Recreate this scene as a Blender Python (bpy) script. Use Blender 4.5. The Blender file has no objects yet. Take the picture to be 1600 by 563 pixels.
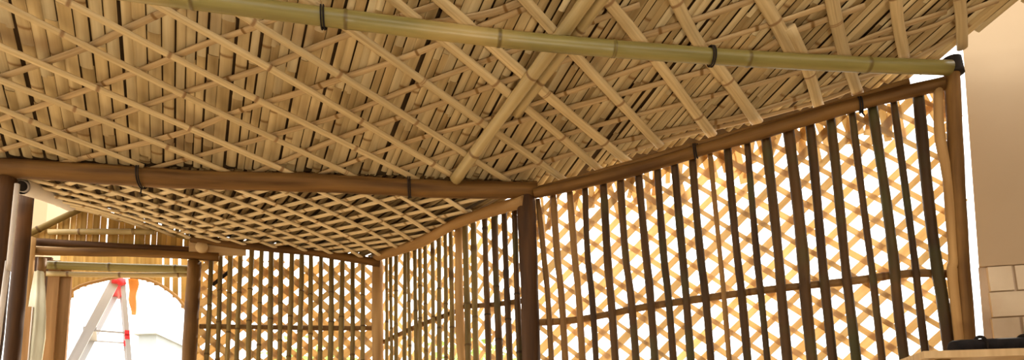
import bpy, bmesh, math, random
from mathutils import Vector, Matrix
from bisect import bisect
R = random.Random(7)
scene = bpy.context.scene
COL = scene.collection

# ------------------------------------------------------------------ camera
F, PX, PY = 1100.0, 800.0, 600.0
EYE = Vector((0, 0, 1.35))
Zc = Vector((-200 / F, 6700 / F, -1)).normalized()
v = Vector((0, 0, -1)); Yc = (v - v.dot(Zc) * Zc).normalized(); Xc = Yc.cross(Zc)
ROT = Matrix((Xc, Yc, Zc))            # camera space -> world
def ray(px, py):
    return ROT @ Vector(((px - PX) / F, -(py - PY) / F, -1))
def at(px, py, D):
    d = ray(px, py); return EYE + d * (D / d.y)
def on_plane(px, py, p, n):
    d = ray(px, py); return EYE + d * ((p - EYE).dot(n) / d.dot(n))
class VPlane:
    """a vertical plane through two points of the place"""
    def __init__(s, a, b):
        s.a = a.copy(); s.d = Vector((b.x - a.x, b.y - a.y, 0)); s.len = s.d.length; s.d.normalize()
        s.n = Vector((-s.d.y, s.d.x, 0))
        if s.n.y < 0: s.n = -s.n       # away from the viewer
    def px(s, x, y, off=0.0):
        return on_plane(x, y, s.a + s.n * off, s.n)
    def sz(s, p):
        return (p - s.a).dot(s.d), p.z
    def pt(s, t, z, off=0.0):
        q = s.a + s.d * t + s.n * off; return Vector((q.x, q.y, z))

cam = bpy.data.cameras.new('camera'); co = bpy.data.objects.new('camera', cam); COL.objects.link(co)
cam.sensor_fit = 'HORIZONTAL'; cam.sensor_width = 36; cam.lens = F / 1600 * 36
cam.shift_x = 0; cam.shift_y = (PY - 281.5) / 1600
cam.clip_start = .02
co.matrix_world = Matrix.Translation(EYE) @ ROT.to_4x4()
scene.camera = co

# ------------------------------------------------------------------ materials
def mat(name, c1, c2, rough=.6, scale=(3, 60, 1), node_col=None, spot=None, transl=0.0, objvar=0.0, bump=.15, metal=0.0, coords='UV', sheen=0):
    m = bpy.data.materials.new(name); m.use_nodes = True
    nt = m.node_tree; N = nt.nodes; L = nt.links
    b = N['Principled BSDF']; b.inputs['Roughness'].default_value = rough; b.inputs['Metallic'].default_value = metal; b.inputs['Specular IOR Level'].default_value = .5 if rough < .46 else .15
    tc = N.new('ShaderNodeTexCoord'); mp = N.new('ShaderNodeMapping'); mp.inputs['Scale'].default_value = scale
    L.new(tc.outputs[coords], mp.inputs['Vector'])
    oi = N.new('ShaderNodeObjectInfo')
    add = N.new('ShaderNodeVectorMath'); add.operation = 'ADD'
    mul = N.new('ShaderNodeMath'); mul.operation = 'MULTIPLY'; mul.inputs[1].default_value = 37.0
    L.new(oi.outputs['Random'], mul.inputs[0])
    L.new(mp.outputs[0], add.inputs[0]); L.new(mul.outputs[0], add.inputs[1])
    nz = N.new('ShaderNodeTexNoise'); nz.inputs['Scale'].default_value = 1.0; nz.inputs['Detail'].default_value = 5
    L.new(add.outputs[0], nz.inputs['Vector'])
    cr = N.new('ShaderNodeValToRGB'); cr.color_ramp.elements[0].position = .3; cr.color_ramp.elements[1].position = .7
    cr.color_ramp.elements[0].color = (*c1, 1); cr.color_ramp.elements[1].color = (*c2, 1)
    L.new(nz.outputs['Fac'], cr.inputs['Fac'])
    col = cr.outputs['Color']
    if spot:                                     # blotches of another colour
        n2 = N.new('ShaderNodeTexNoise'); n2.inputs['Scale'].default_value = spot[1]; n2.inputs['Detail'].default_value = 3
        a2 = N.new('ShaderNodeVectorMath'); a2.operation = 'ADD'
        L.new(tc.outputs['Object'], a2.inputs[0]); L.new(mul.outputs[0], a2.inputs[1]); L.new(a2.outputs[0], n2.inputs['Vector'])
        r2 = N.new('ShaderNodeValToRGB'); r2.color_ramp.elements[0].position = spot[2]; r2.color_ramp.elements[1].position = min(1, spot[2] + .18)
        L.new(n2.outputs['Fac'], r2.inputs['Fac'])
        mx = N.new('ShaderNodeMixRGB'); mx.inputs[2].default_value = (*spot[0], 1)
        L.new(r2.outputs['Color'], mx.inputs[0]); L.new(col, mx.inputs[1]); col = mx.outputs[0]
    # piece to piece variation (vertex attribute 'rnd') and node rings ('node')
    at_ = N.new('ShaderNodeAttribute'); at_.attribute_name = 'rnd'
    hs = N.new('ShaderNodeHueSaturation')
    ma = N.new('ShaderNodeMath'); ma.operation = 'ADD'
    mo = N.new('ShaderNodeMath'); mo.operation = 'MULTIPLY_ADD'; mo.inputs[1].default_value = objvar; mo.inputs[2].default_value = 1 - objvar / 2
    L.new(oi.outputs['Random'], mo.inputs[0]); L.new(mo.outputs[0], ma.inputs[0]); L.new(at_.outputs['Fac'], ma.inputs[1])
    L.new(ma.outputs[0], hs.inputs['Value']); L.new(col, hs.inputs['Color']); col = hs.outputs[0]
    if node_col:
        an = N.new('ShaderNodeAttribute'); an.attribute_name = 'node'
        mx = N.new('ShaderNodeMixRGB'); mx.inputs[2].default_value = (*node_col, 1)
        L.new(an.outputs['Fac'], mx.inputs[0]); L.new(col, mx.inputs[1]); col = mx.outputs[0]
    L.new(col, b.inputs['Base Color'])
    if bump:
        bp = N.new('ShaderNodeBump'); bp.inputs['Strength'].default_value = bump; bp.inputs['Distance'].default_value = .01
        L.new(nz.outputs['Fac'], bp.inputs['Height']); L.new(bp.outputs[0], b.inputs['Normal'])
    if transl:
        tr = N.new('ShaderNodeBsdfTranslucent'); L.new(col, tr.inputs['Color'])
        ms = N.new('ShaderNodeMixShader'); ms.inputs[0].default_value = transl
        L.new(b.outputs[0], ms.inputs[1]); L.new(tr.outputs[0], ms.inputs[2])
        L.new(ms.outputs[0], N['Material Output'].inputs['Surface'])
    return m

M = {}
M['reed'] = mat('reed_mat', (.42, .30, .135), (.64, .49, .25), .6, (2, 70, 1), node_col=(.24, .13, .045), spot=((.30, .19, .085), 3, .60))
M['reed_dark'] = mat('reed_mat_dark', (.20, .13, .05), (.34, .24, .11), .6, (2, 70, 1), node_col=(.24, .13, .045))  # darker reed tone, showing in the holes between the far laths
M['lath_pale'] = mat('pale_split_lath', (.60, .46, .25), (.80, .65, .40), .5, (3, 90, 1), node_col=(.36, .23, .10), objvar=.22)
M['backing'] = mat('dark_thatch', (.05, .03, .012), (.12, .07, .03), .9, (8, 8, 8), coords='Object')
M['lath'] = mat('split_bamboo_lath', (.45, .325, .155), (.66, .51, .27), .5, (3, 90, 1), node_col=(.30, .18, .08), objvar=.22)
M['lath_back'] = mat('thin_split_lath', (.36, .24, .11), (.56, .405, .21), .55, (3, 90, 1), node_col=(.22, .12, .04), objvar=.25)
M['green_pole'] = mat('green_bamboo', (.165, .135, .03), (.30, .245, .07), .38, (2, 30, 1), node_col=(.13, .09, .02), spot=((.46, .33, .11), 2.2, .55))
M['rafter'] = mat('old_bamboo', (.36, .26, .10), (.56, .42, .19), .45, (2, 40, 1), node_col=(.2, .11, .035), objvar=.15)
M['timber'] = mat('brown_timber', (.08, .037, .0095), (.215, .108, .028), .55, (2.5, 28, 1), node_col=(.05, .02, .006), spot=((.06, .026, .008), 3, .58), objvar=.2, bump=.35)
M['dark_timber'] = mat('dark_timber', (.035, .016, .006), (.095, .043, .014), .55, (2.5, 28, 1), objvar=.2, bump=.35, spot=((.15, .065, .02), 2.5, .62))
M['light_timber'] = mat('light_timber', (.28, .15, .05), (.46, .27, .10), .55, (2.5, 24, 1), objvar=.15, bump=.3, node_col=(.2, .09, .03))
M['upright'] = mat('dark_upright', (.036, .018, .006), (.095, .047, .014), .5, (3, 25, 1), node_col=(.03, .018, .008), spot=((.06, .052, .016), 4, .52), objvar=.5, bump=.25)
M['upright_brown'] = mat('brown_upright', (.15, .075, .022), (.28, .15, .047), .5, (3, 25, 1), node_col=(.12, .05, .015), objvar=.35, bump=.25)
M['upright_olive'] = mat('olive_upright', (.12, .08, .022), (.24, .16, .05), .5, (3, 25, 1), node_col=(.09, .05, .015), objvar=.35, bump=.25)
M['strip'] = mat('thin_wood_strip', (.72, .55, .31), (.88, .72, .46), .6, (3, 40, 1), transl=.48, bump=.1)
M['strip_pale'] = mat('pale_wood_strip', (.62, .45, .22), (.80, .62, .36), .6, (3, 40, 1), transl=.45, bump=.1)
M['slat'] = mat('gable_slat', (.36, .20, .045), (.58, .37, .11), .55, (2, 60, 1), transl=.25, spot=((.28, .25, .06), 4, .6))
M['plaster'] = mat('tan_plaster', (.45, .325, .195), (.50, .365, .225), .85, (2, 2, 2), coords='Object', bump=.05)
M['block'] = mat('whitewashed_block', (.56, .44, .29), (.70, .58, .41), .7, (5, 5, 5), coords='Object', bump=.1, spot=((.55, .38, .25), 6, .62))
M['mortar'] = mat('mortar', (.46, .34, .23), (.54, .41, .29), .9, (9, 9, 9), coords='Object')
M['alu'] = mat('aluminium', (.40, .42, .45), (.48, .50, .53), .45, (2, 30, 1), metal=.25, bump=0)
M['red'] = mat('red_plastic', (.62, .02, .03), (.75, .035, .05), .4, (5, 5, 5), coords='Object', bump=0)
M['orange'] = mat('orange_cloth', (.80, .42, .14), (.90, .52, .20), .8, (10, 30, 10), coords='Object', transl=.3)
M['cream'] = mat('cream_cloth', (.55, .52, .36), (.75, .72, .55), .85, (6, 30, 6), coords='Object', transl=.15)
M['black'] = mat('black_fabric', (.008, .007, .008), (.022, .019, .02), .75, (30, 30, 30), coords='Object', bump=.3)
M['plank'] = mat('brown_plank', (.22, .11, .035), (.38, .20, .075), .6, (3, 30, 1), objvar=.35, bump=.2)
M['board'] = mat('pale_board', (.50, .33, .16), (.66, .47, .25), .5, (2, 25, 1), bump=.1)
M['whitewood'] = mat('white_painted_wood', (.62, .55, .47), (.75, .68, .60), .6, (3, 20, 1), bump=.1)
M['cut'] = mat('cut_end_grain', (.50, .34, .16), (.66, .48, .26), .7, (20, 20, 20), coords='Object')
M['cord'] = mat('black_cord', (.01, .008, .007), (.03, .022, .016), .8, (20, 20, 20), coords='Object')
M['floor'] = mat('concrete_floor', (.40, .31, .21), (.52, .41, .29), .8, (1.5, 1.5, 1.5), coords='Object', bump=.1)
M['earth'] = mat('dry_earth', (.44, .34, .22), (.56, .45, .30), .9, (.6, .6, .6), coords='Object', bump=.1)
M['leaf'] = mat('leaf', (.30, .40, .10), (.46, .55, .20), .6, (4, 4, 4), coords='Object', transl=.35, bump=0)
M['bark'] = mat('bark', (.25, .17, .10), (.36, .26, .16), .8, (4, 20, 1), bump=.3)
M['shed'] = mat('blue_grey_paint', (.32, .36, .38), (.40, .43, .45), .7, (2, 2, 2), coords='Object', bump=0)
M['render_wall'] = mat('pale_render', (.70, .69, .67), (.80, .79, .77), .8, (2, 2, 2), coords='Object', bump=.05)

# ------------------------------------------------------------------ mesh helpers
class MB:
    def __init__(s):
        s.V = []; s.Fc = []; s.UV = []; s.rnd = []; s.node = []; s.mi = []
    def v(s, p, rnd=0.0, node=0.0):
        s.V.append(tuple(p)); s.rnd.append(rnd); s.node.append(node); return len(s.V) - 1
    def f(s, ids, uvs=None, mi=0):
        s.Fc.append(ids); s.UV.append(uvs or [(s.V[i][0], s.V[i][2]) for i in ids]); s.mi.append(mi)
    def build(s, name, material, parent=None, smooth=True, mats=None):
        me = bpy.data.meshes.new(name); me.from_pydata(s.V, [], s.Fc)
        uv = me.uv_layers.new(name='UVMap')
        k = 0
        for u in s.UV:
            for c in u: uv.data[k].uv = c; k += 1
        for nm, arr in (('rnd', s.rnd), ('node', s.node)):
            a = me.attributes.new(nm, 'FLOAT', 'POINT'); a.data.foreach_set('value', arr)
        for mt in (mats or [material]): me.materials.append(mt)
        me.polygons.foreach_set('use_smooth', [smooth] * len(me.polygons))
        if mats: me.polygons.foreach_set('material_index', s.mi)
        me.update()
        o = bpy.data.objects.new(name, me); COL.objects.link(o)
        if parent: o.parent = parent
        return o
    # ---- a round or flattened stick along a path
    def stick(s, pts, rad, seg=10, nodes=0.0, bump=.10, wob=0.0, flat=1.0, up=None, rg=R, rnd=0.0, step=.05, taper=0.0, caps=True, nodew=.009, capmi=0):
        P = [Vector(p) for p in pts]
        cum = [0]
        for a, b in zip(P, P[1:]): cum.append(cum[-1] + (b - a).length)
        T = cum[-1]
        def ev(t):
            t = max(0, min(T, t)); i = min(max(bisect(cum, t) - 1, 0), len(P) - 2)
            w = (t - cum[i]) / max(1e-9, cum[i + 1] - cum[i])
            if len(P) > 2:      # catmull-rom
                p0 = P[max(i - 1, 0)]; p1 = P[i]; p2 = P[i + 1]; p3 = P[min(i + 2, len(P) - 1)]
                m1 = (p2 - p0) / 2 if i > 0 else (p2 - p1); m2 = (p3 - p1) / 2 if i + 2 < len(P) else (p2 - p1)
                return p1 * (2*w**3 - 3*w*w + 1) + m1 * (w**3 - 2*w*w + w) + p2 * (-2*w**3 + 3*w*w) + m2 * (w**3 - w*w)
            return P[i].lerp(P[i + 1], w)
        ts = {0.0: 0.0, T: 0.0}; n = max(2, int(T / step))
        for i in range(1, n): ts[T * i / n] = 0.0
        if nodes:
            t = nodes * rg.uniform(.2, .9)
            while t < T - .02:
                for dt, b in ((-nodew, 0), (-nodew * .35, 1), (nodew * .35, 1), (nodew, 0)):
                    ts[t + dt] = float(b)
                t += nodes * rg.uniform(.8, 1.2)
        keys = sorted(ts)
        ph = [rg.uniform(0, 6.28) for _ in range(6)]
        nrm = None; rings = []
        for t in keys:
            p = ev(t); d = (ev(t + .004) - ev(t - .004)).normalized()
            if up is not None:
                a = up - up.dot(d) * d; a.normalize()
            else:
                if nrm is None:
                    h = Vector((0, 0, 1)) if abs(d.z) < .8 else Vector((1, 0, 0))
                    nrm = (h - h.dot(d) * d).normalized()
                else: nrm = (nrm - nrm.dot(d) * d).normalized()
                a = nrm
            b = d.cross(a)
            r = rad * (1 - taper * t / T) * (1 + bump * ts[t])
            if wob:
                r *= 1 + wob * .5 * math.sin(t * 9 + ph[0]) + wob * .4 * math.sin(t * 23 + ph[1])
                p = p + a * rad * wob * 1.4 * math.sin(t * 5 + ph[2]) * flat + b * rad * wob * 1.4 * math.sin(t * 6.3 + ph[3])
            rings.append([s.v(p + (a * math.cos(k * 2 * math.pi / seg) * flat + b * math.sin(k * 2 * math.pi / seg)) * r, rnd, ts[t]) for k in range(seg)])
        for i in range(len(rings) - 1):
            for k in range(seg):
                k2 = (k + 1) % seg
                u0, u1 = keys[i], keys[i + 1]; w0, w1 = k / seg * rad * 6.28, (k + 1) / seg * rad * 6.28
                s.f([rings[i][k], rings[i][k2], rings[i + 1][k2], rings[i + 1][k]], [(u0, w0), (u0, w1), (u1, w1), (u1, w0)])
        if caps:
            s.f(list(reversed(rings[0])), mi=capmi); s.f(rings[-1], mi=capmi)
        return s
    # ---- a box between a and b with cross axes
    def bar(s, a, b, wdir, w, th, rnd=0.0, u0=0.0):
        d = (b - a); Ln = d.length; d.normalize()
        wd = (wdir - wdir.dot(d) * d).normalized(); n = d.cross(wd)
        ids = []
        for p in (a, b):
            for sx, sy in ((-1, -1), (1, -1), (1, 1), (-1, 1)):
                ids.append(s.v(p + wd * w / 2 * sx + n * th / 2 * sy, rnd))
        q = [(0, 1, 5, 4), (1, 2, 6, 5), (2, 3, 7, 6), (3, 0, 4, 7)]
        for k in q:
            s.f([ids[i] for i in k], [(u0, 0), (u0, w), (u0 + Ln, w), (u0 + Ln, 0)])
        s.f([ids[i] for i in (3, 2, 1, 0)], [(0, 0), (0, th), (w, th), (w, 0)]); s.f([ids[i] for i in (4, 5, 6, 7)], [(0, 0), (0, th), (w, th), (w, 0)])
        return s
    # ---- bent bamboo shell, convex to the side of dn
    def shell(s, a, b, wd, dn, w, h, rnd=0.0, rg=R, arc=5, node=None):
        Ln = (b - a).length
        tt = [0, 1] if node is None else sorted([0, max(.01, node - .01 / Ln), node, min(.99, node + .01 / Ln), 1])
        rows = []
        for t in tt:
            p = a.lerp(b, t); nd = 1.0 if node is not None and t == node else 0.0
            rows.append([s.v(p + wd * w / 2 * math.cos(math.pi * k / (arc - 1)) + dn * (h * (1 + .25 * nd)) * math.sin(math.pi * k / (arc - 1)), rnd, nd) for k in range(arc)])
        for i in range(len(rows) - 1):
            for k in range(arc - 1):
                u0, u1 = tt[i] * Ln + rnd * 9, tt[i + 1] * Ln + rnd * 9
                s.f([rows[i][k], rows[i][k + 1], rows[i + 1][k + 1], rows[i + 1][k]], [(u0, k / arc * w + rnd), (u0, (k + 1) / arc * w + rnd), (u1, (k + 1) / arc * w + rnd), (u1, k / arc * w + rnd)])
        s.f(rows[0]); s.f(list(reversed(rows[-1])))
        return s
    # ---- a prism: polygon in a plane, given thickness
    def prism(s, poly, n, th):
        a = [s.v(p) for p in poly]; b = [s.v(Vector(p) + n * th) for p in poly]
        s.f(list(reversed(a))); s.f(b)
        for i in range(len(a)):
            j = (i + 1) % len(a); s.f([a[i], a[j], b[j], b[i]])
        return s

def tag(o, label=None, cat=None, group=None, kind=None):
    if label: o['label'] = label
    if cat: o['category'] = cat
    if group: o['group'] = group
    if kind: o['kind'] = kind
    return o
def empty(name, loc):
    o = bpy.data.objects.new(name, None); COL.objects.link(o); o.location = loc; o.empty_display_size = .05; return o
def rebase(o, loc):
    """put the origin of a mesh at loc, in place"""
    loc = Vector(loc); o.data.transform(Matrix.Translation(-loc)); o.location = loc; return o
def child(o, root):
    """parent in place: root has only a location"""
    o.parent = root; o.matrix_parent_inverse = Matrix.Translation(-root.location); return o
def stick_thing(name, label, cat, pts, rad, m, **kw):
    o = MB().stick(pts, rad, **kw).build(name, M[m])
    rebase(o, pts[0] if pts[0][2] <= pts[-1][2] else pts[-1])
    return tag(o, label, cat)
def scan(poly, c):
    """crossings of the line y=c with polygon (list of (x,y)), sorted in pairs"""
    xs = []
    for (x0, y0), (x1, y1) in zip(poly, poly[1:] + poly[:1]):
        if (y0 <= c < y1) or (y1 <= c < y0): xs.append(x0 + (c - y0) / (y1 - y0) * (x1 - x0))
    xs.sort(); return list(zip(xs[::2], xs[1::2]))

# ------------------------------------------------------------------ where the place stands
D1, D2, DC = 3.0, 2.42, 3.85
P1 = at(822, 305, D1); P2 = at(1487, 125, D2); PC = at(590, 405, DC)
W1 = VPlane(P1, P2); W2 = VPlane(PC, P1)
PL = at(40, 385, 3.5); W3 = VPlane(PL, PC)
B0 = at(0, 262, 2.67); B1 = at(832, 298, D1 - .03); WB = VPlane(B0, B1)
# near roof plane: over the beam and the green pole
ZP = at(1480, 92, D2).z
def at_z(px, py, z):
    d = ray(px, py); return EYE + d * ((z - EYE.z) / d.z)
Q0 = at(0, 252, 2.67); Q1 = at(832, 288, D1); Q2 = at_z(700, 38, ZP + .02)
RN = (Q1 - Q0).cross(Q2 - Q0).normalized()
if RN.z > 0: RN = -RN                        # RN points down into the room
def roof(px, py, down=0.0):
    return on_plane(px, py, Q0 + RN * down, RN)
print('P1', P1[:], 'P2', P2[:], 'PC', PC[:], 'PL', PL[:], 'beam', B0[:], B1[:], 'RN', RN[:], 'ZP', ZP)

# ------------------------------------------------------------------ near ceiling
sd = (ROT @ Vector(((290 - PX) / F, -(930 - PY) / F, -1)))
sd = (sd - sd.dot(RN) * RN).normalized()      # run of the reeds
se = sd.cross(RN).normalized()
if se.x < 0: se = -se
def rc(p): return ((p - Q0).dot(sd), (p - Q0).dot(se))
def xy_roof(x, y):
    # point of the roof plane above ground position (x,y)
    z = Q0.z - (RN.x * (x - Q0.x) + RN.y * (y - Q0.y)) / RN.z
    return Vector((x, y, z))
edge = [xy_roof(-3.2, -1.62)] + [roof(-330, 246), roof(0, 262), roof(300, 273), roof(600, 284), roof(836, 306), roof(930, 280), roof(1100, 231), roof(1300, 178), roof(1418, 133), roof(1500, 72), roof(1600, 5), xy_roof(3.05, 2.45)]
edge.append(xy_roof(3.05, -1.62))
rim = [xy_roof(-3.2, -1.62), roof(-330, 230), roof(0, 246), roof(300, 259), roof(600, 271), roof(800, 284), roof(840, 298), roof(930, 266), roof(1100, 214), roof(1300, 154), roof(1405, 128)] + edge[9:]  # reeds stop short so dark backing paints the shadow band above the beam
poly = [rc(p) for p in rim]
mb = MB(); rg = random.Random(11)
c = min(q[1] for q in poly) + .01; cmax = max(q[1] for q in poly)
while c < cmax:
    wide = .027 + .015 * max(0, min(1, (2.1 - c) / 2.1)) if c < 2.1 else .027
    w = wide * rg.uniform(.8, 1.25)
    for t0, t1 in scan(poly, c):
        t = t0 + rg.uniform(-.02, .02); lift = 0
        end = t1 + rg.uniform(-.015, .03)
        while t < end - .02:
            ln = min(rg.uniform(.28, .85), end - t)
            dz = rg.uniform(0, .005); k = rg.uniform(-.002, .002)
            a = Q0 + sd * t + se * (c + k) - RN * (.012 + dz); b = Q0 + sd * (t + ln + .012) + se * (c + k + rg.uniform(-.003, .003)) - RN * (.012 + rg.uniform(0, .005))
            mb.shell(a, b, se, RN, w * rg.uniform(.88, .97), w * .12, rnd=rg.uniform(-.12, .10), node=rg.uniform(.2, .8) if rg.random() < .7 else None)
            t += ln
    c += w + rg.choice([-.001, 0, 0, .001, .003, .006])
ceil1 = mb.build('ceiling', M['reed'], mats=[M['reed'], M['backing']])
tag(ceil1, 'near ceiling of split bamboo reeds under crossed bamboo laths', 'ceiling', kind='structure')
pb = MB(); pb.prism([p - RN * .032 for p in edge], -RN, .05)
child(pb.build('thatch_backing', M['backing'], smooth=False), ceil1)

LB = [  # the second layer of laths, rising to the right in view
 [(-40,134),(128,77),(187,51),(256,19),(330,-18)], [(-40,200),(203,117),(319,69),(393,43),(500,0)], [(-30,243),(149,192),(281,147),(401,109),(540,56),(690,5)],
 [(90,258),(280,208),(367,176),(473,144),(541,120),(627,91),(696,64),(830,10)], [(230,266),(420,213),(540,178),(669,128),(800,80),(1000,8)],
 [(393,272),(540,213),(632,181),(707,155),(800,124),(904,88),(1078,33),(1190,-5)], [(500,272),(648,219),(760,187),(899,141),(1016,100),(1113,66),(1250,23),(1330,-5)],
 [(616,268),(733,229),(781,200),(893,168),(1037,128),(1160,95),(1238,52),(1351,9)], [(700,270),(877,213),(973,186),(1082,158),(1250,112),(1358,59),(1479,18)],
 [(770,278),(920,234),(1047,205),(1164,180),(1300,136),(1415,98),(1500,52)], [(960,244),(1060,214),(1164,190),(1280,158),(1344,134)],
 [(640,40),(760,22),(819,2)], [(1180,98),(1290,78),(1429,50),(1510,18),(1560,0)]]
for pts in LB:
    o = MB().stick([roof(x, y, .010) for x, y in pts], R.uniform(.011, .0145), flat=.5, up=RN, seg=10, nodes=.36, bump=.06, wob=.10).build('lath', M['lath_back'])
    child(o, ceil1)
LA = [  # the lower layer, running down to the right in view
 (-120,155,120,250,11), (-120,118,224,260,11), (-100,86,358,271,12), (-90,34,465,276,12), (-60,-26,557,278,12), (40,-30,653,281,12), (180,-30,709,276,13),
 (290,-30,795,284,13), (440,-28,885,284,14), (580,-28,938,266,15), (650,-32,981,254,17), (785,-40,1032,228,16), (915,-38,1113,212,17), (1035,-40,1130,122,19), (1108,88,1184,192,18),
 (1170,-38,1246,98,20), (1232,43,1281,170,17), (1293,-40,1342,154,18), (1398,-40,1413,92,17), (1494,-42,1504,75,17)]
for x0, y0, x1, y1, w in LA:
    a, b = roof(x0, y0, .024), roof(x1, y1, .024)
    m = a.lerp(b, .5) + (b - a).cross(RN).normalized() * R.uniform(-.012, .012)
    D = roof((x0 + x1) / 2, max(0, (y0 + y1) / 2)).y
    o = MB().stick([a, m, b], w * 1.12 * D / F / 2, flat=.55, up=RN, seg=12, nodes=.36, bump=.06, wob=.06).build('lath', M['lath'])
    child(o, ceil1)

# diagonal rafter and the long green pole
stick_thing('bamboo_rafter', 'thick bamboo rafter slanting across the near ceiling laths up behind the green pole', 'bamboo pole',
            [roof(712, 281, .045), roof(800, 160, .045), roof(856, 84, .05), roof(960, -60, .05)], .0245, 'rafter', nodes=.42, bump=.05, wob=.05, seg=14)
stick_thing('bamboo_rafter', 'bamboo rafter beside the thick slanting one, seen above the green pole', 'bamboo pole',
            [roof(806, 178, .03), roof(868, 96, .035), roof(905, 48, .035), roof(985, -60, .035)], .019, 'rafter', nodes=.3, bump=.08, wob=.05, seg=12)
pz = Q2 + RN * .065
GP = [roof(250, -8, .107), roof(560, 33, .107), roof(820, 64, .107), roof(1100, 87, .107), roof(1340, 101, .107), roof(1484, 106, .107)]
GP = [GP[0] + (GP[0] - GP[1]) * .9] + GP
green = stick_thing('bamboo_pole', 'long green bamboo pole running under the ceiling to the wrapped right post', 'bamboo pole', GP, .030, 'green_pole', nodes=.42, bump=.07, seg=20, wob=.015, taper=.12)

# ------------------------------------------------------------------ beam
bp = [WB.px(x, y) for x, y in ((-90, 259), (0, 264), (200, 274), (400, 284), (620, 292), (838, 298))]
beam = stick_thing('timber_log', 'long round brown log spanning below the ceiling between left and middle posts', 'beam', bp, .041, 'timber', seg=18, wob=.06, taper=.08)
def tie(parent, c, axis, r, name='cord_tie', tail=None, turns=2):
    mb = MB()
    axis = axis.normalized(); h = Vector((0, 0, 1)) if abs(axis.z) < .8 else Vector((1, 0, 0))
    a = (h - h.dot(axis) * axis).normalized(); b = axis.cross(a)
    pts = [c + axis * (.008 * turns * (i / (16 * turns) - .5)) + (a * math.cos(i * 6.283 / 16) + b * math.sin(i * 6.283 / 16)) * r for i in range(16 * turns + 1)]
    mb.stick(pts, .003, seg=6, step=.01)
    if tail: mb.stick([c + Vector((0, 0, -r)), c + Vector((.004, -.01, -r - tail))], .003, seg=6)
    return child(mb.build(name, M['cord']), parent)
tie(beam, WB.px(222, 275), WB.d, .052, tail=.03)
tie(beam, WB.px(640, 292), WB.d, .047)
tie(green, roof(1112, 88, .107), (GP[5] - GP[4]), .034)
tie(green, roof(505, 27, .107), (GP[3] - GP[2]), .035)

# ------------------------------------------------------------------ lattice screens
def lattice(plane, quad, period, rise, width, thin, off, m, root, rg, top_band=0.0, j=.006, jw=.25):
    """quad: list of (s,z); crossing strips clipped to it"""
    for sgn in (1, -1):
        ang = math.atan2(rise, period) * sgn
        dx, dz = math.cos(ang), math.sin(ang); nx, nz = -dz, dx
        pq = [(s * dx + z * dz, s * nx + z * nz) for s, z in quad]
        step = period * abs(math.sin(ang))
        c = min(q[1] for q in pq) + .01; hi = max(q[1] for q in pq)
        mb = MB()
        while c < hi:
            w = (width if sgn > 0 else thin) * rg.uniform(1 - jw, 1 + jw); tl = rg.uniform(-.018, .018)
            for t0, t1 in scan(pq, c):
                if t1 - t0 < .03: continue
                cc0, cc1 = c - tl * (t1 - t0) / 2, c + tl * (t1 - t0) / 2
                o_ = off + (.004 if sgn > 0 else -.004) + rg.uniform(-.001, .001)
                a = plane.pt(t0 * dx + cc0 * nx, t0 * dz + cc0 * nz, o_); b = plane.pt(t1 * dx + cc1 * nx, t1 * dz + cc1 * nz, o_)
                a.z = max(a.z, .01)
                wd = plane.d * nx + Vector((0, 0, nz))
                mb.bar(a, b, wd, w, .003, rnd=rg.uniform(-.15, .15), u0=rg.uniform(0, 9))
            c += step * rg.uniform(1 - .12, 1 + .12)
        child(mb.build('lattice', m, smooth=False), root)

# --- right screen
s1 = empty('lattice_screen', W1.pt(W1.len / 2, 0)); s1z = 0
tag(s1, 'tall right lattice screen with dark uprights between middle post and wrapped end post', 'lattice screen')
UP1 = [(841,322,850,861,10,1),(865,315,871,882.5,12,1),(890.5,308,898,909.5,12,1),(914.6,298,918,931,11,0),(941.6,291,949,962,14,0),(969,283,978,993,13,0),(997.6,273,1009,1023,14,0),(1027,265,1037,1051.6,13,0),(1053.6,258,1066,1079,14,0),(1082,250,1094,1110.6,14,0),(1109,242,1125,1139,9,1),(1137,235,1151.5,1167.5,14,0),(1166.6,227,1183,1198,12,0),(1196,221,1216,1230.5,17,0),(1230.5,210,1255,1269,20,0),(1265,201,1284,1301.5,16,0),(1297,193,1320,1338,16,0),(1330,180,1360,1377,12,0),(1363,174,1395,1414,17,0),(1396,167,1428,1447,12,0),(1433,151,1462,1484,19,0)]
for xt, yt, xm, xb, w, br in UP1:
    a, m_, b = W1.px(xt, yt - 10), W1.px(xm, 400), W1.px(xb, 560)
    k = (b.z - .0) / max(.01, (m_.z - b.z)); e = b + (b - m_) * k; e.z = 0
    e.x = b.x + (b.x - a.x) * .6; e.y = b.y + (b.y - a.y) * .6
    q = W1.sz(e); e = W1.pt(q[0], 0)
    D = m_.y
    o = MB().stick([a, m_, b, e], w * D / F / 2 * .92, seg=10, wob=.08).build('upright', M['upright_brown' if br else 'upright'])
    child(o, s1)
rl = [W1.px(x, y, .03) for x, y in ((828, 506), (905, 500), (1000, 481), (1100, 466), (1210, 452), (1330, 440), (1420, 428), (1492, 429))]
child(MB().stick(rl, .0155, seg=10, wob=.08, nodes=.4, bump=.06).build('rail', M['upright_brown']), s1)
rl2 = [W1.pt(.02, 1.0, .03), W1.pt(W1.len - .02, 1.02, .03)]
child(MB().stick(rl2, .0155, seg=10, wob=.08, nodes=.4, bump=.06).build('rail', M['upright_brown']), s1)
qa = W1.sz(W1.px(826, 312, .06)); qb = W1.sz(W1.px(1494, 132, .06))
qe = W1.sz(W1.px(1516, 560, .06)); kb = qb[0] + (qe[0] - qb[0]) * (qb[1] - .02) / (qb[1] - qe[1])
quad1 = [(qa[0], .02), (kb, .02), (qb[0], qb[1]), (qa[0], qa[1])]
lattice(W1, quad1, .116, .100, .031, .020, .062, M['strip'], s1, random.Random(3))
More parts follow.
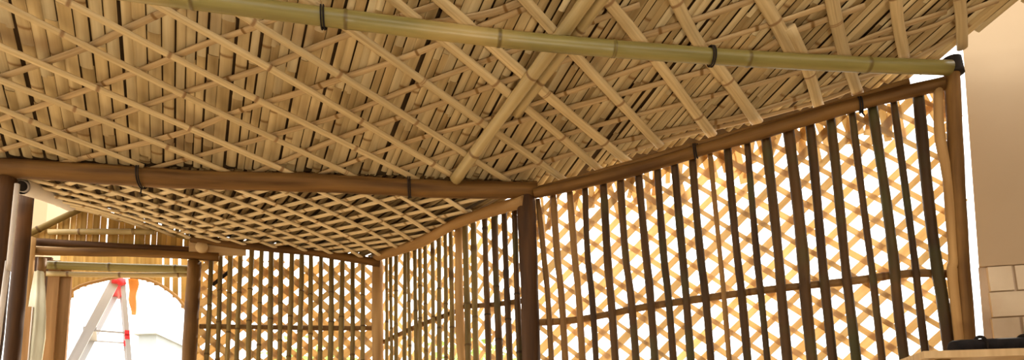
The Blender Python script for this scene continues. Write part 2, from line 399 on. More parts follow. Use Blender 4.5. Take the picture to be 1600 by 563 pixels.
# closer strips along the top edge
tb = MB(); rg = random.Random(5)
for i in range(60):
    t = qa[0] + (qb[0] - qa[0]) * (i + rg.uniform(-.3, .3)) / 60
    zt = qa[1] + (qb[1] - qa[1]) * (t - qa[0]) / (qb[0] - qa[0])
    if rg.random() < .9:
        h = rg.uniform(.08, .19); lean = rg.uniform(-.05, .05)
        tb.bar(W1.pt(t, zt, .071), W1.pt(t + lean, zt - h, .071), W1.d, rg.uniform(.018, .03), .003, rnd=rg.uniform(-.15, .1), u0=i)
child(tb.build('lattice_edge', M['strip'], smooth=False), s1)

# --- middle screen (second bay)
s2 = empty('lattice_screen', W2.pt(W2.len / 2, 0))
tag(s2, 'narrow middle lattice screen of thin close olive sticks under the curved log', 'lattice screen')
plate2 = [(578,406),(600,398),(654,380),(708,351),(761,331),(818,315)]
def y_on(lst, x):
    for (x0, y0), (x1, y1) in zip(lst, lst[1:]):
        if x0 <= x <= x1: return y0 + (y1 - y0) * (x - x0) / (x1 - x0)
    return lst[-1][1]
for x, w in ((604,5),(611,5),(619,6),(632.5,6),(639,5),(649,6),(656,6),(665,6),(676,6),(686,7),(696,6),(705,7),(728.6,9),(741.5,9),(760,9),(776,10),(792,9),(808,9)):
    p = W2.px(x, 440); t = W2.px(x - .6, y_on(plate2, x) - 3)
    o = MB().stick([W2.pt(W2.sz(p)[0] + R.uniform(-.015, .015), 0), p, W2.pt(W2.sz(p)[0] + R.uniform(-.006, .006), t.z)], w * p.y / F / 2 * 1.1, seg=8, nodes=.3, bump=.12, wob=.12).build('upright', M['upright_olive' if x < 750 else 'upright'])
    child(o, s2)
for pts in (((596, 536), (650, 512), (712, 487)), ((716, 480), (770, 476), (815, 470))):
    child(MB().stick([W2.px(x, y, .025) for x, y in pts], .013, seg=8, wob=.1).build('rail', M['upright_brown']), s2)
child(MB().stick([W2.pt(.02, 1.05, .025), W2.pt(W2.len - .03, 1.03, .025)], .013, seg=8, wob=.1).build('rail', M['upright_brown']), s2)
qa = W2.sz(W2.px(592, 404, .05)); qm = W2.sz(W2.px(700, 358, .05)); qb = W2.sz(W2.px(820, 318, .05))
lattice(W2, [(qa[0], .02), (qb[0], .02), (qb[0], qb[1]), (qm[0], qm[1]), (qa[0], qa[1])], .125, .11, .028, .022, .05, M['strip'], s2, random.Random(8))

# --- far screen
s3 = empty('lattice_screen', W3.pt(W3.sz(W3.px(450, 450))[0], 0))
tag(s3, 'far lattice screen between the door post and the far corner post', 'lattice screen')
plate3 = [(296,370),(330,374),(400,380),(480,390),(540,400),(590,409)]
x = 328.0
while x < 582:
    p = W3.px(x, 450); t = W3.px(x, y_on(plate3, x) - 2)
    s_ = W3.sz(p)[0]
    o = MB().stick([W3.pt(s_ + R.uniform(-.015, .015), 0), p, W3.pt(s_ + R.uniform(-.008, .008), t.z)], R.uniform(6.5, 9) * p.y / F / 2, seg=8, nodes=.3, bump=.12, wob=.10).build('upright', M['upright_olive'])
    child(o, s3); x += R.uniform(15, 17.6)
child(MB().stick([W3.px(x, y, .028) for x, y in ((312, 511), (450, 512), (588, 513))], .014, seg=8, wob=.1).build('rail', M['upright_brown']), s3)
child(MB().stick([W3.pt(W3.sz(W3.px(312, 450))[0], 1.0, .028), W3.pt(W3.len - .03, 1.0, .028)], .014, seg=8, wob=.1).build('rail', M['upright_brown']), s3)
qa = W3.sz(W3.px(314, 399, .05)); qb = W3.sz(W3.px(588, 413, .05))
lattice(W3, [(qa[0], .02), (qb[0], .02), (qb[0], qb[1]), (qa[0], qa[1])], .118, .105, .038, .032, .055, M['strip_pale'], s3, random.Random(9))

# ------------------------------------------------------------------ posts and plates
def post(name, label, plane, x, ytop, r, m, off=0.0, xb=None, wob=.06, ref=420, mid=None, **kw):
    p = plane.px(x, ytop, off); q = plane.px(xb if xb else x, ref if xb is None else 560, off)
    if xb is None: base = Vector((p.x, p.y, 0)); pts = [base, Vector((p.x + R.uniform(-.006, .006), p.y, p.z * .55)), p]
    else:
        k = p.z / max(.05, p.z - q.z); base = p + (q - p) * k; base.z = 0
        pts = [base, q, p]
    return stick_thing(name, label, 'post', pts, r, m, wob=wob, seg=16, **kw)
post('timber_post', 'stout dark brown post in the middle where the long log meets two screens', W1, 823, 292, .040, 'dark_timber', off=-.02, xb=829)
pe = post('timber_post', 'right end post with black wrapping on its top, next to the tan wall', W1, 1485, 98, .027, 'timber', off=-.02, xb=1512)
wr = MB()
pt_ = W1.px(1485, 98, -.02)
wr.stick([pt_ + Vector((0, 0, -.05)), pt_ + Vector((0, 0, -.02)), pt_ + Vector((0, 0, .012))], .036, seg=14, wob=.15, step=.012)
child(wr.build('wrapping', M['cord']), pe)
stick_thing('timber_pole', 'thin crooked light brown pole just inside the right end post', 'post', [W1.pt(W1.sz(W1.px(1500, 560))[0], 0, -.03), W1.px(1497, 520, -.03), W1.px(1488, 400, -.03), W1.px(1482, 280, -.03), W1.px(1470, 210, -.03), W1.px(1466, 140, -.03)], .0165, 'light_timber', seg=12, wob=.12)
post('timber_post', 'orange brown post in the far corner where the two far screens meet', W3, 591, 402, .032, 'light_timber', off=-.02)
post('timber_post', 'rough orange brown post halfway along the middle screen', W2, 717, 352, .021, 'light_timber', off=.0, wob=.18)
# wall plates
pl1 = [W1.px(x, y, -.035) for x, y in ((836, 304), (900, 290), (1000, 262), (1100, 231), (1200, 204), (1300, 176), (1400, 149), (1476, 130))]
a1 = stick_thing('timber_log', 'brown log plate along the top of the right lattice screen', 'wall plate', pl1, .026, 'timber', seg=14, wob=.13)
tie(a1, W1.px(1087, 236, -.035), W1.d, .030); tie(a1, W1.px(1345, 164, -.035), W1.d, .030, tail=.02)
pl1b = [W1.px(x, y, -.02) for x, y in ((842, 296), (930, 271), (1040, 240), (1160, 206), (1270, 176), (1360, 148), (1420, 128))]
stick_thing('bamboo_cane', 'slim cane lying along the reed ends above the right log plate', 'bamboo pole', pl1b, .014, 'upright_brown', seg=10, wob=.15)
pl2 = [W2.px(x, y, -.045) for x, y in plate2[1:]]
pl2[-1] = W2.px(819, 315, -.045)
stick_thing('timber_log', 'curved pale log plate along the top of the middle screen', 'wall plate', [W2.px(584, 405, -.03)] + pl2, .027, 'light_timber', seg=14, wob=.08)
stick_thing('timber_log', 'thin brown log plate along the top of the far screen', 'wall plate', [W3.px(x, y, -.055) for x, y in ((298, 372), (340, 377), (400, 385), (480, 394), (540, 403), (594, 412))], .023, 'timber', seg=12, wob=.10)

# ------------------------------------------------------------------ far ceiling
NL, NR, FR, FL = WB.px(-60, 270, .03), WB.px(832, 302, .03), PC + Vector((.0, .05, .035)), None
e0 = W3.px(130, 322); e1 = W3.px(300, 366)
def patch(u, w):
    """u along the beam (0 left, 1 right), w away from the beam"""
    near = WB.px(-60 + 892 * u, 262 + 36 * (u * .96), .03) + Vector((0, 0, .02))
    fx = 60 + 530 * u
    far = W3.px(fx, 322 - max(0, 130 - fx) * .1 if fx < 130 else 322 + (fx - 130) * .294 if fx < 300 else 372 + (fx - 300) * .114)
    p = near.lerp(far, w)
    return p + Vector((0, 0, -.035 * math.sin(math.pi * w) * (1 - .3 * u)))
def pn(u, w):
    a = patch(u, w); n = (patch(min(u + .02, 1.02), w) - patch(u - .02, w)).cross(patch(u, w + .02) - patch(u, w - .02)).normalized()
    return -n if n.z > 0 else n
mb = MB(); rg = random.Random(21)
u = 0.085
while u < 1.0:
    du = rg.uniform(.013, .019); w0 = -.02
    while w0 < .97:
        ln = min(rg.uniform(.2, .6), 1.0 - w0)
        k = max(1, int(ln / .2)); dz = rg.uniform(0, .008)
        for i in range(k):
            a_, b_ = w0 + ln * i / k, w0 + ln * (i + 1) / k
            n = pn(u, (a_ + b_) / 2)
            a = patch(u, a_) - n * (.01 + dz); b = patch(u, b_ + .01) - n * (.01 + dz)
            wd = (patch(u + .02, a_) - patch(u - .02, a_)).normalized()
            mb.shell(a, b, wd, n, du * 2.0 * rg.uniform(.7, .95), .010, rnd=rg.uniform(-.2, .1))
        w0 += ln
    u += du + rg.choice([0, .001, .003, .008])
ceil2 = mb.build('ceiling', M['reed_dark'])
tag(ceil2, 'far low ceiling of close woven laths seen under the long log', 'ceiling', kind='structure')
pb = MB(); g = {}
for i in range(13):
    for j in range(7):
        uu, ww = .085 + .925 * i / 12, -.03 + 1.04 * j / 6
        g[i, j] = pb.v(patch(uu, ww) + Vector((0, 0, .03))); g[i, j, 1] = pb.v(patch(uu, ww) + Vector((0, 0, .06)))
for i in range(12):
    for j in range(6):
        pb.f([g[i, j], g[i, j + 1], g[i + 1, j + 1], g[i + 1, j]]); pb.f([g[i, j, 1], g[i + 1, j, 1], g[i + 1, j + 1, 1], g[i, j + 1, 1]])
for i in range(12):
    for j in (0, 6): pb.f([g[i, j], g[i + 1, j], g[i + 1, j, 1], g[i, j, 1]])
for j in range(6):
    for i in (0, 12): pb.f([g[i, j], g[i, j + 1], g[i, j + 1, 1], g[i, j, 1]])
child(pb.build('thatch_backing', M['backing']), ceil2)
def lath2(u0, slope, down, r, m, flat=.5):
    pts = []
    for i in range(9):
        w = -.02 + 1.01 * i / 8; uu = u0 + slope * w
        if .085 <= uu <= 1.0: pts.append(patch(uu, w) + pn(uu, w) * down)
    if len(pts) < 3: return
    o = MB().stick(pts, r, flat=flat, up=Vector((0, 0, 1)), seg=8, nodes=.25, bump=.1, wob=.10, step=.06).build('lath', M[m]); child(o, ceil2)
u = -.45
while u < .98: lath2(u, .62, .022, .0135, 'lath_pale', .4); u += .078 * R.uniform(.85, 1.15)
u = .06
while u < 1.45: lath2(u, -.42, .010, .0155, 'lath_pale', .35); u += .066 * R.uniform(.85, 1.15)

# ------------------------------------------------------------------ door side: gable, lintels, posts
gab = empty('gable_panel', W3.px(170, 385)); tag(gab, 'pointed panel of upright bamboo slats above the doorway', 'gable panel')
gp = [(44, 366), (130, 324), (305, 376), (305, 396), (44, 384)]
gpoly = [W3.sz(W3.px(x, y, .03)) for x, y in gp]
gx = [(z, s) for s, z in gpoly]
mb = MB(); rg = random.Random(4)
s_ = min(q[0] for q in gpoly) + .01; hi = max(q[0] for q in gpoly)
while s_ < hi:
    w = rg.uniform(.022, .036)
    for z0, z1 in scan(gx, s_):
        if z1 - z0 > .02: mb.bar(W3.pt(s_, z0, .03), W3.pt(s_, z1, .03), W3.d, w, .006, rnd=rg.uniform(-.2, .15), u0=s_)
    s_ += w + rg.choice([0, 0, .001, .001, .006])
child(mb.build('slat_panel', M['slat'], smooth=False), gab)
child(MB().stick([W3.px(40, 368, 0), W3.px(130, 325, 0)], .016, seg=10, wob=.06, nodes=.3).build('rafter', M['upright_olive']), gab)
child(MB().stick([W3.px(126, 323, 0), W3.px(215, 349, 0), W3.px(310, 376, 0)], .016, seg=10, wob=.06, nodes=.3).build('rafter', M['upright_olive']), gab)
child(MB().stick([W3.px(76, 363, .005), W3.px(160, 362, .005), W3.px(241, 362, .005)], .016, seg=10, wob=.05, nodes=.25).build('rail', M['rafter']), gab)
stick_thing('timber_log', 'thin dark log lying on top of the lower lintel log over the doorway', 'lintel', [W3.px(x, y, -.01) for x, y in ((50, 379), (160, 384), (298, 391))], .020, 'dark_timber', seg=12, wob=.08)
stick_thing('timber_log', 'long reddish lintel log over the doorway reaching past the door post', 'lintel', [W3.px(x, y, -.03) for x, y in ((46, 391), (190, 396), (342, 402))], .022, 'timber', seg=12, wob=.10)
stick_thing('bamboo_pole', 'green bamboo pole across the door opening below the lintel logs', 'bamboo pole', [W3.px(x, y, .06) for x, y in ((66, 414), (180, 418), (296, 421))], .022, 'green_pole', seg=12, nodes=.3)
stick_thing('bamboo_pole', 'pale bamboo pole below the green pole across the door opening', 'bamboo pole', [W3.px(x, y, .09) for x, y in ((70, 428), (180, 430), (296, 430))], .014, 'rafter', seg=12, nodes=.3)
post('timber_post', 'reddish brown door post on the right of the bright doorway', W3, 304, 409, .036, 'timber', off=-.01, wob=.05)
post('timber_post', 'slim brown door post on the left of the doorway', W3, 66, 404, .022, 'timber', off=0, wob=.05)
# board and log butt over the door post
bd = MB().prism([W3.px(x, y, -.035) for x, y in ((295, 376), (384, 387), (384, 399), (295, 399))], W3.n, .012).build('wooden_board', M['board'], smooth=False)
rebase(bd, W3.px(340, 400, .03)); tag(bd, 'pale board behind the round log butt beside the gable', 'board')
c0 = W3.px(315, 386, -.06)
lb = MB().stick([c0 + W3.n * .30, c0 + W3.n * .1, c0], .033, seg=18, capmi=1).build('log_butt', M['light_timber'], mats=[M['light_timber'], M['cut']])
rebase(lb, c0); tag(lb, 'round sawn log end sticking out above the right door post', 'log')

stick_thing('dark_stick', 'short dark stick slanting across the far lattice near the door post', 'stick', [W3.px(332, 446, .04), W3.px(361, 423, .04)], .011, 'cord', seg=8, wob=.1)
# left side posts
WL = VPlane(at(-60, 300, 2.64), at(60, 300, 2.72))
post('timber_post', 'dark post at the left edge standing under the long log', WL, 13, 280, .034, 'dark_timber', off=.0, wob=.05)
post('timber_post', 'dark brown square topped post behind the left edge post', VPlane(at(-60, 300, 3.0), at(100, 300, 3.1)), 40, 309, .033, 'dark_timber', wob=.03)
stick_thing('slim_pole', 'slim whitish pole leaning against the dark post at the left edge', 'pole', [(lambda p, q: q + (p - q) * (q.z / (q.z - p.z)))(at(3, 480, 2.60), at(27, 288, 2.60)), at(3, 480, 2.60), at(13, 420, 2.60), at(27, 288, 2.60)], .0095, 'whitewood', seg=10, wob=.05)
post('timber_post', 'narrow light brown stile next to the dark left posts', W3, 50, 372, .020, 'light_timber', off=-.06, wob=.04)
# hollow log under the left end of the beam
a, b = at(34, 291, 2.78), at(108, 319, 3.35)
lg = MB(); lg.stick([a, a.lerp(b, .5), b], .034, seg=18, wob=.05, caps=False)
d_ = (b - a).normalized()
n0 = len(lg.V)
lg.stick([a + d_ * .002, a + d_ * .08], .025, seg=18)
lgo = lg.build('round_log', M['whitewood']); rebase(lgo, a); tag(lgo, 'pale round log running back from the left end of the long beam', 'log')
# black disc painting the shade inside the log's open end
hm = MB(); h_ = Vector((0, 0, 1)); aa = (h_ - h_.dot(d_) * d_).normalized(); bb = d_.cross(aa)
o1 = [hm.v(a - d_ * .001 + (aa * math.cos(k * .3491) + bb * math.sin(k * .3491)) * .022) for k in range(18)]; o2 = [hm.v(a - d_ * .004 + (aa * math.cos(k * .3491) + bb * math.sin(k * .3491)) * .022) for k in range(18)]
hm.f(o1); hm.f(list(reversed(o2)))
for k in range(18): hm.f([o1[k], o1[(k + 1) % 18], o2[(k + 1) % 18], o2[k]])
child(hm.build('hollow_shade', M['cord'], smooth=False), lgo)

# planks, cloth, board beside the doorway
for (x0, x1, yt, off, lab) in ((78, 96, 408, .10, 'left plank of the two upright brown planks inside the doorway'), (97, 114, 410, .115, 'right plank of the two upright brown planks, edging the bright opening')):
    p0, p1 = W3.px(x0, yt, off), W3.px(x1, yt, off)
    w = (p1 - p0).length; m_ = (p0 + p1) / 2
    o = MB().bar(Vector((m_.x, m_.y, 0)), m_, W3.d, w, .02).build('wooden_plank', M['plank'], smooth=False)
    rebase(o, (m_.x, m_.y, 0)); tag(o, lab, 'plank')
p0, p1 = W3.px(22, 400, .135), W3.px(82, 404, .135); m_ = (p0 + p1) / 2  # dark plank added in place of the shaded recess beside the doorway
o = MB().bar(Vector((m_.x, m_.y, 0)), m_, W3.d, (p1 - p0).length, .02).build('wooden_plank', M['dark_timber'], smooth=False)
rebase(o, (m_.x, m_.y, 0)); tag(o, 'dark plank filling in for the shaded recess behind the cream hanging cloth', 'plank')
p = W3.px(42, 480, -.10)
o = MB().bar(Vector((p.x, p.y, 0)), p, W3.d, .052, .018).build('wooden_board', M['plank'], smooth=False); rebase(o, (p.x, p.y, 0)); tag(o, 'short brown upright board with a pale edge by the left door post', 'board')
e_ = MB().bar(Vector((p.x, p.y, 0)) + W3.d * .0285, p + W3.d * .0285, W3.d, .005, .018).build('edge_strip', M['whitewood'], smooth=False); child(e_, o)
# hanging cloth: folded sheet with its own thickness
ct = W3.px(66, 428, -.05); mb = MB(); rows = []; nu, nv = 28, 16
zt = ct.z; zb = .7
for j in range(nv + 1):
    z = zt + (zb - zt) * j / nv; rr = []
    hw = .018 + .022 * min(1, j / 3) + .004 * math.sin(j)
    for i in range(nu):
        a = i / nu * 2 * math.pi
        k = 1 + .22 * math.sin(5 * a + j * .25) + .1 * math.sin(9 * a + 1)
        q = ct + W3.d * (math.cos(a) * hw * k + .004 * math.sin(j * .9)) - W3.n * (.03 + math.sin(a) * .02 * k)
        rr.append(mb.v((q.x, q.y, z)))
    rows.append(rr)
for j in range(nv):
    for i in range(nu): mb.f([rows[j][i], rows[j][(i + 1) % nu], rows[j + 1][(i + 1) % nu], rows[j + 1][i]])
mb.f(rows[0]); mb.f(list(reversed(rows[-1])))
o = mb.build('hanging_cloth', M['cream']); rebase(o, (ct.x, ct.y, zb)); tag(o, 'cream cloth hanging in folds by the left door post', 'cloth')

# arched bamboo screen behind the doorway
WA = VPlane(W3.pt(0, 0, .35), W3.pt(1, 0, .35))
arc_px = [(108, 470), (114, 455), (135, 446), (160, 440), (190, 434), (215, 436), (240, 442), (262, 455), (280, 470), (291, 486), (300, 505)]
def arch_y(x):
    return y_on(arc_px, x) if arc_px[0][0] <= x <= arc_px[-1][0] else 563
sc = empty('arched_screen', WA.px(200, 430)); 
mb = MB(); rg = random.Random(14); x = 96
while x < 312:
    w = rg.uniform(8, 12)
    if x + w / 2 < 108 or x + w / 2 > 300: yb = 700
    else: yb = arch_y(x + w / 2)
    a, b = WA.px(x + w / 2, 388), WA.px(x + w / 2, yb)
    if yb == 700: b = Vector((a.x, a.y, 0))
    gap = 1.0 if x < 235 else rg.choice([1.5, 3.5, 5])
    mb.bar(a, b, WA.d, (w) * a.y / F, .008, rnd=rg.uniform(-.15, .15), u0=x)
    x += w + (gap if x > 235 else 0)
child(mb.build('slat_panel', M['slat'], smooth=False), sc)
child(MB().stick([WA.px(x, y - 2, -.015) for x, y in arc_px], .010, seg=8).build('arch_hoop', M['light_timber']), sc)
tag(sc, 'slatted bamboo screen with an arched opening just outside the doorway', 'screen')

# ------------------------------------------------------------------ stepladder outside
DL = 4.15
_h = ray(186, 480); _h.z = 0; _h.normalize(); _t = at(186, 440, DL); WLd = VPlane(_t, _t + Vector((_h.y, -_h.x, 0)))
top = WLd.px(186, 440); lad = empty('stepladder', Vector((top.x, top.y, 0))); tag(lad, 'silver folding stepladder with red caps standing outside the doorway', 'ladder')
def ext(a, b, z=0.0):
    k = (a.z - z) / (a.z - b.z); return a + (b - a) * k
fa, fb = WLd.px(179, 441), WLd.px(116, 560); ra, rb = WLd.px(192, 442), WLd.px(199, 526)
fg, rg_ = ext(fa, fb), ext(ra, rb)
for dep0, dep1 in ((0.0, -.03), (.30, .40)):
    o0, o1 = WLd.n * dep0, WLd.n * dep1
    child(MB().bar(fa + o0, fg + o1, WLd.d, .050, .022).build('front_rail', M['alu'], smooth=False), lad)
    child(MB().bar(ra + o0, rg_ + o1, WLd.d, .026, .018).build('rear_rail', M['alu'], smooth=False), lad)
    sp0, sp1 = fa.lerp(fg, .115) + o0, ra.lerp(rg_, .115) + o0
    child(MB().bar(sp0, sp1, Vector((0, 0, 1)), .010, .008).build('spreader', M['alu'], smooth=False), lad)
    child(MB().bar(sp1 + Vector((0, 0, -.02)), sp1 + Vector((0, 0, .014)), WLd.d, .026, .03).build('hinge_clip', M['red'], smooth=False), lad)
    q = rb + o0 * (1.15) ; child(MB().bar(q + Vector((0, 0, -.02)), q + Vector((0, 0, .012)), WLd.d, .026, .03).build('joint_clip', M['red'], smooth=False), lad)
    for g_ in (fg, rg_): child(MB().bar(g_ + o1, g_ + o1 + Vector((0, 0, .05)), WLd.d, .055, .04).build('foot', M['red'], smooth=False), lad)
for i in range(1, 9):
    q = fa.lerp(fg, i / 9); child(MB().bar(q + WLd.n * (0 - .03 * i / 9), q + WLd.n * (.30 + .1 * i / 9), WLd.d, .07, .022).build('step', M['alu'], smooth=False), lad)
cp = MB(); m0, m1 = WLd.px(186, 441), WLd.px(192, 446)
cp.stick([fa + Vector((-.005, -.02, .0)), (fa + ra) / 2 + Vector((0, -.02, .022)), ra + Vector((.012, -.02, -.02))], .028, seg=12, flat=.8, step=.02)
cp.bar((fa + ra) / 2 - WLd.n * .04, (fa + ra) / 2 + WLd.n * .34, WLd.d, .075, .03)
child(cp.build('top_cap', M['red']), lad)
# orange cloth strip hanging from the arch
mb = MB(); c0 = WA.px(208, 436, .03); c1 = WA.px(208, 492, .03); rows = []
for j in range(13):
    t = j / 12; p = c0.lerp(c1, t); hw = .028 * (1 - .5 * t) * (1 + .1 * math.sin(j))
    rows.append([mb.v(p + WA.d * (math.cos(k / 10 * 6.283) * hw + .004 * math.sin(j * .7)) + WA.n * math.sin(k / 10 * 6.283) * .006 * (1 + .5 * math.sin(j + k))) for k in range(10)])
for j in range(12):
    for k in range(10): mb.f([rows[j][k], rows[j][(k + 1) % 10], rows[j + 1][(k + 1) % 10], rows[j + 1][k]])
mb.f(rows[0]); mb.f(list(reversed(rows[-1])))
o = mb.build('cloth_strip', M['orange']); rebase(o, c1); tag(o, 'narrow orange cloth strip hanging from the arch beside the ladder', 'cloth')

# ------------------------------------------------------------------ right: tan wall, rack, bundle
WR = VPlane(at(1510, 300, 2.52), at(1600, 300, 2.50))
zj = WR.px(1560, 415).z
l0 = WR.sz(WR.px(1519, 250))[0]
wdir = WR.pt(l0, 0) - EYE; wdir.z = 0; wdir.normalize(); wdir = (wdir + WR.d * .05).normalized()
e1_, e0_ = WR.px(1504, 70), WR.px(1529, 415)
ek = e1_ + (e1_ - e0_) * ((3.4 - e1_.z) / (e1_.z - e0_.z)); l0 = WR.sz(e0_)[0]
mb = MB(); mb.prism([WR.pt(l0, zj), WR.pt(l0 + 1.6, zj), WR.pt(l0 + 1.6, 3.4), WR.pt(WR.sz(ek)[0], 3.4)], wdir, .12)
wall = mb.build('wall_right', M['plaster'], smooth=False); tag(wall, 'smooth tan plaster wall beside the right end post', 'wall', kind='structure')
lb_ = WR.px(1537, 545, .012); ld = (WR.sz(lb_)[0] - l0) * zj / (zj - lb_.z)
low = MB(); low.prism([WR.pt(l0 + ld, 0, .012), WR.pt(l0 + 1.6, 0, .012), WR.pt(l0 + 1.6, zj, .012), WR.pt(l0 + .004, zj, .012)], wdir, .10)
child(low.build('mortar_bed', M['mortar'], smooth=False), wall)
bk = MB(); rg = random.Random(2)
ch = .098; row = 0; z = zj - .004
while z - ch > 0:
    s_ = l0 + .022 + (0 if row % 2 else -.10)
    while s_ < l0 + 1.58:
        a_ = max(s_, l0 + .03 + ld * (zj - z + .05) / zj); b_ = min(s_ + .195, l0 + 1.59)
        if b_ - a_ > .02:
            bk.bar(WR.pt((a_ + b_) / 2, z - ch + .006, .016), WR.pt((a_ + b_) / 2, z, .016), WR.d, b_ - a_ - .007, .03, rnd=rg.uniform(-.06, .06))
        s_ += .2
    z -= ch; row += 1
child(bk.build('block_course', M['block'], smooth=False), wall)

rk = empty('wooden_rack', at(1530, 552, 2.1) * 1); 
ra_ = at(1443, 549, 2.05); zt = ra_.z
rk.location = (ra_.x + .35, ra_.y + .12, 0)
def box(mb, x0, x1, y0, y1, z0, z1, bev=0):
    mb.bar(Vector(((x0 + x1) / 2, (y0 + y1) / 2, z0)), Vector(((x0 + x1) / 2, (y0 + y1) / 2, z1)), Vector((1, 0, 0)), x1 - x0, y1 - y0); return mb
X0, Y0 = ra_.x, ra_.y
child(box(MB(), X0, X0 + .75, Y0, Y0 + .30, zt - .022, zt).build('shelf_board', M['board'], smooth=False), rk)
child(box(MB(), X0 + .03, X0 + .72, Y0 + .02, Y0 + .28, zt - .47, zt - .45).build('shelf_board', M['board'], smooth=False), rk)
for dx in (.05, .66):
    for dy in (.02, .24):
        child(box(MB(), X0 + dx, X0 + dx + .04, Y0 + dy, Y0 + dy + .04, 0, zt - .022).build('leg', M['timber'], smooth=False), rk)
tag(rk, 'wooden rack with a pale top board in the bottom right corner', 'rack')
# black bundle on the rack: a rolled soft bag
bx0 = at(1500, 548, 2.12); bx1 = at(1640, 556, 2.12)
r_ = .034; zc_ = zt + r_ * .80
bb_ = MB(); bb_.stick([Vector((bx0.x, Y0 + .10, zc_ - .004)), Vector((bx0.x + .02, Y0 + .10, zc_)), Vector(((bx0.x + bx1.x) / 2, Y0 + .105, zc_ + .001)), Vector((bx1.x - .03, Y0 + .10, zc_)), Vector((bx1.x, Y0 + .10, zc_ - .004))], r_, seg=20, wob=.07, flat=.80, up=Vector((0, 0, 1)), step=.012)
bo = bb_.build('rolled_bag', M['black'])
sm = bo.modifiers.new('sub', 'SUBSURF'); sm.levels = 1; sm.render_levels = 1
rebase(bo, (bx0.x, Y0 + .10, zt)); tag(bo, 'rolled black fabric bag lying on the pale rack board', 'bag')
for q in (.3, .8):
    px_ = bx0.x + (bx1.x - bx0.x) * q
    c_ = Vector((px_, Y0 + .10, zc_)); 
    st = MB(); st.stick([c_ + Vector((0, math.cos(i * .3927) * (r_ + .003), math.sin(i * .3927) * (r_ * .83 + .003))) for i in range(17)], .006, seg=6, flat=.4, step=.01)
    child(st.build('strap', M['cord']), bo)

# ------------------------------------------------------------------ ground, outside, light
o = MB().prism([Vector((-60, -40, -.3)), Vector((60, -40, -.3)), Vector((60, 80, -.3)), Vector((-60, 80, -.3))], Vector((0, 0, 1)), .28).build('ground', M['earth'], smooth=False)
tag(o, 'dry pale earth around the bamboo shed', 'ground', kind='structure')
o = MB().prism([Vector((-4, -2, -.1)), Vector((3.2, -2, -.1)), Vector((3.2, 4.2, -.1)), Vector((-4, 4.2, -.1))], Vector((0, 0, 1)), .1).build('floor', M['floor'], smooth=False)
tag(o, 'bare concrete floor of the bamboo shed', 'floor', kind='structure')

def slab(name, label, pts, z1, n):  # unseen walls added out of view to hold back the flooding daylight
    o = MB().prism([Vector((*pts[0], 0)), Vector((*pts[1], 0)), Vector((*pts[1], z1)), Vector((*pts[0], z1))], n, .1).build(name, M['plaster'], smooth=False)
    return tag(o, label, 'wall', kind='structure')
slab('wall_back', 'unseen tan plaster wall added opposite the beam to keep daylight out', ((-3.2, -1.62), (2.95, -1.62)), 2.95, Vector((0, -1, 0)))
slab('wall_left', 'unseen tan plaster wall added along the open left side to keep daylight out', ((-3.1, -1.6), (-3.1, 1.2)), 2.75, Vector((-1, 0, 0)))
slab('wall_side', 'unseen tan plaster wall added beside the rack to keep daylight out', ((2.95, -1.6), (2.95, 2.45)), 3.3, Vector((1, 0, 0)))
pk0, pk1 = at(30, 300, 4.3), at(76, 300, 4.3)
o = MB().prism([Vector((pk0.x, 4.3, 0)), Vector((pk1.x, 4.3, 0)), Vector((pk1.x, 4.3, pk0.z + .1)), Vector((pk0.x, 4.3, pk0.z + .1))], Vector((0, 1, 0)), .25).build('masonry_pillar', M['plaster'], smooth=False)
rebase(o, (pk0.x, 4.3, -.02)); tag(o, 'tan plastered pillar outside, behind the dark left posts', 'pillar', kind='thing')
hs0, hs1 = at(218, 500, 13), at(246, 500, 13); hr = empty('shed', ((hs0.x + hs1.x) / 2, 13.5, -.02)); hz = at(230, 508, 13).z
tag(hr, 'small pale grey shed far outside the doorway', 'shed')
child(MB().prism([Vector((hs0.x, 13, -.02)), Vector((hs1.x, 13, -.02)), Vector((hs1.x, 13, hz - .2)), Vector((hs0.x, 13, hz - .2))], Vector((0, 1, 0)), 1.2).build('wall', M['shed'], smooth=False), hr)
child(MB().prism([Vector((hs0.x - .05, 12.9, hz - .2)), Vector((hs1.x + .05, 12.9, hz - .2)), Vector(((hs0.x + hs1.x) / 2, 12.9, hz + .1))], Vector((0, 1, 0)), 1.4).build('roof', M['shed'], smooth=False), hr)
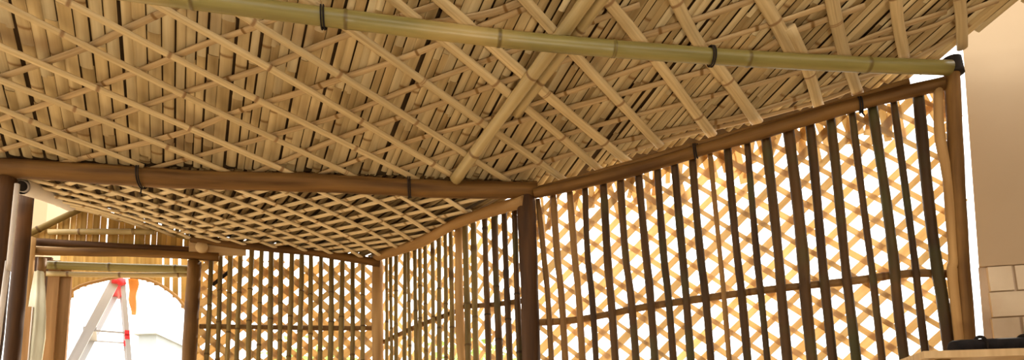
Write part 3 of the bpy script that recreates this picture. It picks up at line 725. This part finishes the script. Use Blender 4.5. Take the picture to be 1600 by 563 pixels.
def tree(label, x, y, h, r, seed):
    rg = random.Random(seed); root = empty('tree', (x, y, -.02)); tag(root, label, 'tree')
    t = MB(); t.stick([Vector((x, y, -.02)), Vector((x + .1, y, h * .5)), Vector((x, y + .1, h * .85))], .09, seg=10, taper=.5, step=.2, wob=.1)
    for k in range(6):
        a = rg.uniform(0, 6.28); z0 = h * rg.uniform(.45, .75)
        t.stick([Vector((x + .05, y, z0)), Vector((x + math.cos(a) * r * .7, y + math.sin(a) * r * .7, z0 + h * .18))], .035, seg=8, taper=.6, step=.2)
    child(t.build('trunk', M['bark']), root)
    f = MB()
    for k in range(2600):
        a = rg.uniform(0, 6.28); q = rg.random() ** .4; ph = math.acos(rg.uniform(-1, 1))
        p = Vector((x + r * q * math.sin(ph) * math.cos(a), y + r * q * math.sin(ph) * math.sin(a), h * .75 + h * .32 * q * math.cos(ph)))
        d = Vector((rg.uniform(-1, 1), rg.uniform(-1, 1), rg.uniform(-1, .3))).normalized(); s = d.orthogonal().normalized(); L_ = rg.uniform(.10, .2)
        i0 = f.v(p, rg.uniform(-.2, .2)); i1 = f.v(p + d * L_ * .5 + s * L_ * .22); i2 = f.v(p + d * L_); i3 = f.v(p + d * L_ * .5 - s * L_ * .22)
        f.f([i0, i1, i2, i3])
    child(f.build('foliage', M['leaf']), root)
tree('leafy tree outside the doorway at the right of the arch', at(272, 560, 10).x, 10, 3.0, .55, 3)
tree('leafy tree seen as pale green specks through the far lattice', -2.6, 9.0, 3.3, 1.0, 1)
tree('leafy tree seen as yellow green specks through the middle screen', -.6, 9.5, 3.4, 1.0, 2)

W = bpy.data.worlds.new('sky'); scene.world = W; W.use_nodes = True
bg = W.node_tree.nodes['Background']; bg.inputs[0].default_value = (1, .965, .91, 1); bg.inputs[1].default_value = 4.0

def area(name, loc, target, size, power, colr):
    l = bpy.data.lights.new(name, 'AREA'); l.shape = 'DISK'; l.size = size; l.energy = power; l.color = colr
    o = bpy.data.objects.new(name, l); COL.objects.link(o); o.location = loc
    o.rotation_euler = (Vector(target) - Vector(loc)).to_track_quat('-Z', 'Y').to_euler(); return o
area('room_lamp', (.9, -.5, .6), (-.3, 2.4, 2.7), .25, 33, (1, .89, .71))
sl = bpy.data.lights.new('sun', 'SUN'); sl.energy = 6; sl.angle = math.radians(3); sl.color = (1, .90, .74)
so = bpy.data.objects.new('sun', sl); COL.objects.link(so); so.rotation_euler = Vector((-.35, -.75, -.62)).to_track_quat('-Z', 'Y').to_euler()

vs = scene.view_settings
vs.view_transform = 'Standard'; vs.look = 'None'; vs.gamma = 1; vs.exposure = 0; vs.use_curve_mapping = False
